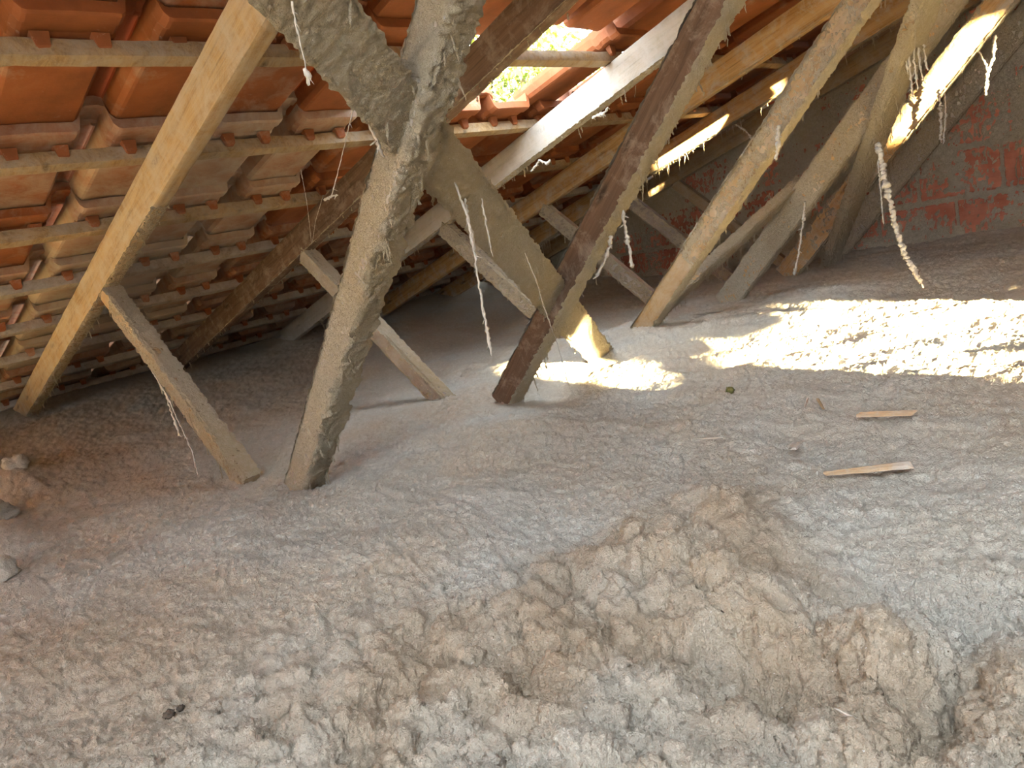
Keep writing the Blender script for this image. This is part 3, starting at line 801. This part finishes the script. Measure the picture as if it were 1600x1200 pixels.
strand([ay(565, 118, .61), ay(572, 140, .62), ay(590, 160, .63), ay(600, 185, .64), ay(588, 205, .65)], .0013, 'looping cobweb thread beside the thick rope', 61, 1, 2)
strand([ay(550, 125, .62), ay(552, 170, .62), ay(541, 215, .62), ay(530, 262, .62), ay(517, 310, .62)], .0007, 'fine cobweb thread with a tuft below the roof batten', 7, 1, .8)
strand([ay(455, 2, .45), ay(465, 50, .455), ay(476, 95, .46), ay(482, 130, .465)], .0009, 'cobweb thread ending in a fluffy tuft at the top left of the brace', 8, 1.5, 1.5)
strand([ay(476, 108, .463), ay(481, 120, .464), ay(482, 134, .465)], .0016, 'fluffy tuft on the end of the upper left thread', 9, 1, 1)
strand([ay(470, 265, .9), ay(480, 320, .95), ay(487, 382, 1.2)], .0006, 'faint cobweb thread reaching the short strut behind the nearest post', 10, .3)
strand([ay(505, 305, .9), ay(493, 345, 1.0), ay(488, 380, 1.2)], .0006, 'second faint thread meeting the first above the short strut', 11, .3)
strand([ay(508, 312, .9), ay(519, 306, .9), ay(528, 305, .9)], .0022, 'small pale cobweb knot hanging by the shaded rafter', 12, 1, 2)
strand([ay(238, 580, .655), ay(262, 620, .655), ay(282, 665, .655), ay(300, 705, .655), ay(309, 742, .655)], .0017, 'long cobweb drip hanging off the left strut to the floor', 13, .8, 1)
strand([ay(258, 612, .66), ay(270, 650, .66), ay(280, 680, .66)], .0030, 'short thick cobweb drip under the left strut', 14, 1, 2)
strand([ay(972, 318, 1.30), ay(976, 350, 1.30), ay(984, 392, 1.30), ay(989, 418, 1.30)], .0034, 'clotted white cobweb drop below the dark post, right one', 15, 1.3, 1.5)
strand([ay(955, 368, 1.30), ay(948, 400, 1.30), ay(932, 432, 1.30)], .0034, 'clotted white cobweb drop below the dark post, left one', 16, 1.3, 1.5)
strand([ay(1372, 225, 2.25), ay(1385, 290, 2.2), ay(1398, 350, 2.15), ay(1415, 400, 2.1), ay(1440, 442, 2.06)], .0062, 'long thick curved cobweb rope reaching the floor at the right', 17, .5, 2)
strand([ay(1372, 250, 2.3), ay(1376, 300, 2.25), ay(1381, 350, 2.2)], .0022, 'thin cobweb string just left of the curved rope', 18, .5, 1)
strand([ay(1258, 315, 2.42), ay(1254, 355, 2.42), ay(1248, 395, 2.42), ay(1241, 430, 2.42)], .0036, 'pale vertical cobweb string hanging below the fourth post', 19, .5, 1)
for k, (x, y0, y1) in enumerate(((1419, 60, 150), (1427, 60, 140), (1435, 75, 125), (1411, 50, 110), (1443, 70, 110))):
    strand([ay(x, y0, 2.2), ay(x + 2, (y0 + y1) / 2, 2.2), ay(x + 7, y1, 2.2)], .0026, ('second from the left', 'middle one', 'second from the right', 'leftmost', 'rightmost')[k] + ' of the cobweb cords draped on the steep brace', 20 + k, 1, 2, 'cobweb cords draped on the steep brace')
strand([ay(1466, 140, 2.9), ay(1470, 175, 2.9), ay(1470, 220, 2.9)], .0045, 'pale cobweb string hanging below the sunlit post, left one', 26, .8, 1)
strand([ay(1476, 145, 2.9), ay(1478, 180, 2.9), ay(1474, 225, 2.9)], .0032, 'pale cobweb string hanging below the sunlit post, middle one', 27, .8, 1)
strand([ay(1555, 55, 2.9), ay(1552, 90, 2.9), ay(1543, 115, 2.9), ay(1540, 150, 2.9)], .0045, 'golden forked cobweb string at the upper right corner', 28, .8, 1)
strand([ay(1530, 80, 2.9), ay(1540, 100, 2.9), ay(1545, 118, 2.9)], .0030, 'side cord of the golden forked cobweb', 29, .8, 1)
strand([ay(830, 268, 1.75), ay(838, 258, 1.75), ay(843, 250, 1.75), ay(855, 256, 1.75), ay(860, 250, 1.75)], .0030, 'white cobweb scrap below the pale rafter, lower left', 30, 1, 3)
strand([ay(925, 185, 1.85), ay(933, 180, 1.85), ay(944, 178, 1.85), ay(950, 168, 1.85)], .0036, 'white cobweb scrap below the pale rafter, upper right', 31, 1, 3)
strand([ay(1190, 205, 2.95), ay(1178, 222, 2.95), ay(1166, 205, 2.95), ay(1150, 195, 2.95)], .0035, 'bright cobweb cord between the sunlit rafter and the third post', 32, 1, 2)
strand([ay(1218, 196, 1.88), ay(1216, 215, 1.88), ay(1214, 240, 1.88), ay(1213, 250, 1.88)], .0042, 'grey splinter-like dust rag hanging off the third post', 33, .6, 2)
# ------------------------------------------------------------------ bits lying on the insulation
def splinter(pa, pb, wd, th, mat, label, name, cat, seed, taper=0.4, lift=0.004):
    A = ground(*pa); B = ground(*pb); A[2] += lift + 0.004; B[2] += lift + 0.004; L = np.linalg.norm(B - A); ex = (B - A) / L
    rr = random.Random(seed); n = 12; Vs = []
    for k in range(n):
        t = k / (n - 1); ww = wd * (1 - taper * (1 - t)) * (1 + 0.12 * rr.uniform(-1, 1)); hh = th * (1 - 0.4 * taper * (1 - t))
        for (a, b) in ((-1, -.5), (-.9, .6), (-.2, 1.0 + .2 * rr.random()), (.5, .7), (1, .2), (.8, -.6)):
            Vs.append((t * L + rr.uniform(-1, 1) * 0.004 * (k in (0, n - 1)), a * ww / 2, b * hh / 2))
    Fs = grid_faces(n, 6, True).tolist() + [[0, 1, 2, 3, 4, 5], [(n - 1) * 6 + q for q in range(6)][::-1]]
    me = mesh_from(name, Vs, Fs); o = link(name, me, None, mat)
    ez = np.array([0, 0, 1.0]); ez -= ex * (ez @ ex); ez /= np.linalg.norm(ez); ey = np.cross(ez, ex)
    M_ = Matrix.Identity(4)
    for i in range(3):
        M_[i][0] = ex[i]; M_[i][1] = ey[i]; M_[i][2] = ez[i]; M_[i][3] = A[i]
    o.matrix_world = M_; tag(o, label, cat); return o
splinter((1290, 757), (1420, 738), 0.022, 0.009, W_FRESH, 'larger reddish wood splinter lying on the insulation at the right', 'wood_splinter', 'splinter', 1, 0.7, 0.009)
splinter((1345, 658), (1430, 655), 0.014, 0.009, W_FRESH, 'smaller straight wood splinter lying farther back at the right', 'wood_splinter', 'splinter', 2, 0.1, 0.010)
splinter((1240, 716), (1247, 705), 0.014, 0.005, W_PALE, 'small pale square wood chip left of the larger splinter', 'wood_chip', 'splinter', 3, 0.1, 0.011)
splinter((1090, 693), (1133, 694), 0.003, 0.003, W_PALE, 'thin straw-like twig lying on the insulation right of centre', 'twig', 'twig', 4, 0.3, 0.008)
splinter((1258, 650), (1263, 631), 0.004, 0.003, W_PALE, 'tiny twig standing up behind the wood chip, left one', 'twig', 'twig', 5, 0.3, 0.008)
splinter((1288, 648), (1279, 634), 0.006, 0.004, W_TAN, 'tiny brown twig behind the wood chip, right one', 'twig', 'twig', 6, 0.3, 0.008)
splinter((1312, 1128), (1338, 1133), 0.004, 0.003, W_PALE, 'pale curved sliver among the lumps at the lower right', 'wood_chip', 'splinter', 7, 0.6, 0.006)
def clod(px, py, r, mat, label, name, cat, seed, lift=0.3):
    c = ground(px, py); n1_, n2_ = 14, 18; Vs = []
    for i in range(n1_):
        th = math.pi * i / (n1_ - 1)
        for j in range(n2_):
            ph = 2 * math.pi * j / n2_; Vs.append((math.sin(th) * math.cos(ph), math.sin(th) * math.sin(ph), math.cos(th)))
    Vs = np.array(Vs); k = 1 + 0.5 * noise3(Vs * 1.6 + seed, seed) + 0.3 * noise3(Vs * 4 + seed, seed + 1); Vs = Vs * (k * r)[:, None] * [1, 1, 0.7]
    me = mesh_from(name, Vs, grid_faces(n1_, n2_, True)[:, ::-1]); o = link(name, me, None, mat, True); o.location = (c[0], c[1], c[2] + r * lift)
    tag(o, label, cat); return o
clod(1141, 613, 0.009, M_MOSS, 'olive moss tuft on the insulation right of the dark post', 'moss_tuft', 'moss', 1)
clod(265, 1118, 0.006, simple('soot', (0.05, 0.04, 0.03), (0.1, 0.08, 0.06), 60), 'black crumb on the insulation at the lower left', 'soot_crumb', 'crumb', 2)
clod(283, 1108, 0.004, bpy.data.materials['soot'], 'second smaller black crumb at the lower left', 'soot_crumb', 'crumb', 3)
for k, (px, py, r, lab) in enumerate(((4, 668, 0.035, 'dust-covered clod at the left edge by the foot of the rafter'), (-14, 815, 0.06, 'pale insulation clod on the left edge of the frame'), (-6, 905, 0.04, 'lower pale insulation clod on the left edge'))):
    c = clod(px, py, r, M_INS, lab, 'insulation_clod', 'clod', 10 + k, 0.2)

# ------------------------------------------------------------------ outdoors, seen through the gap in the tiles
mb = MB(); gn = 24; GXs = np.linspace(-60, -5.2, gn); GYs = np.linspace(-40, 60, gn)
mb.add([(x, y, -3.2 + 0.4 * math.sin(x * 0.2) * math.cos(y * 0.17)) for x in GXs for y in GYs], grid_faces(gn, gn)[:, ::-1].tolist())
tag(mb.build('ground', M_GRASS), kind='structure')
def tree(x, y, zb, h, rc, label, seed, nleaf=5200):
    rr = np.random.default_rng(seed); root = bpy.data.objects.new('tree', None); COL.objects.link(root); root.location = (x, y, zb)
    tag(root, label, 'tree', None)
    mb = MB(); mb.tube([(0, 0, 0), (0.1, 0.05, h * 0.3), (0, 0.15, h * 0.6), (0.1, 0.1, h * 0.85)], [0.16, 0.12, 0.08, 0.03], 8)
    for k in range(6):
        an = k * 1.05; mb.tube([(0.05, 0.1, h * (0.4 + 0.05 * k)), (rc * 0.4 * math.cos(an), rc * 0.4 * math.sin(an), h * (0.6 + 0.05 * k)), (rc * 0.75 * math.cos(an), rc * 0.75 * math.sin(an), h * (0.68 + 0.05 * k))], [0.06, 0.04, 0.015], 6)
    mb.build('trunk', M_BARK, root, True)
    d = rr.normal(size=(nleaf, 3)); d /= np.linalg.norm(d, axis=1)[:, None]; rad_ = rr.random(nleaf) ** 0.45
    lump = 0.75 + 0.35 * noise3(d * 2.2 + seed, seed)
    c = d * (rad_ * lump)[:, None] * [rc, rc, h * 0.36] + [0, 0, h * 0.68]
    a = rr.normal(size=(nleaf, 3)); a /= np.linalg.norm(a, axis=1)[:, None]; b = np.cross(a, rr.normal(size=(nleaf, 3))); b /= np.linalg.norm(b, axis=1)[:, None]
    s = rr.uniform(0.05, 0.10, nleaf)[:, None]
    V_ = np.stack([c - a * s, c - b * s * 0.45, c + a * s, c + b * s * 0.45], 1).reshape(-1, 3)
    o = link('foliage', mesh_from('foliage', V_, np.arange(nleaf * 4).reshape(-1, 4)), root, M_LEAF); o['kind'] = 'stuff'
tree(-8.6, 9.9, -3.2, 7.4, 2.3, 'yellow-green tree outdoors, seen through the gap in the tiles on its right', 3)
tree(-12.6, 10.0, -3.2, 6.2, 1.9, 'lower green tree outdoors, seen in the bottom of the gap in the tiles', 4)
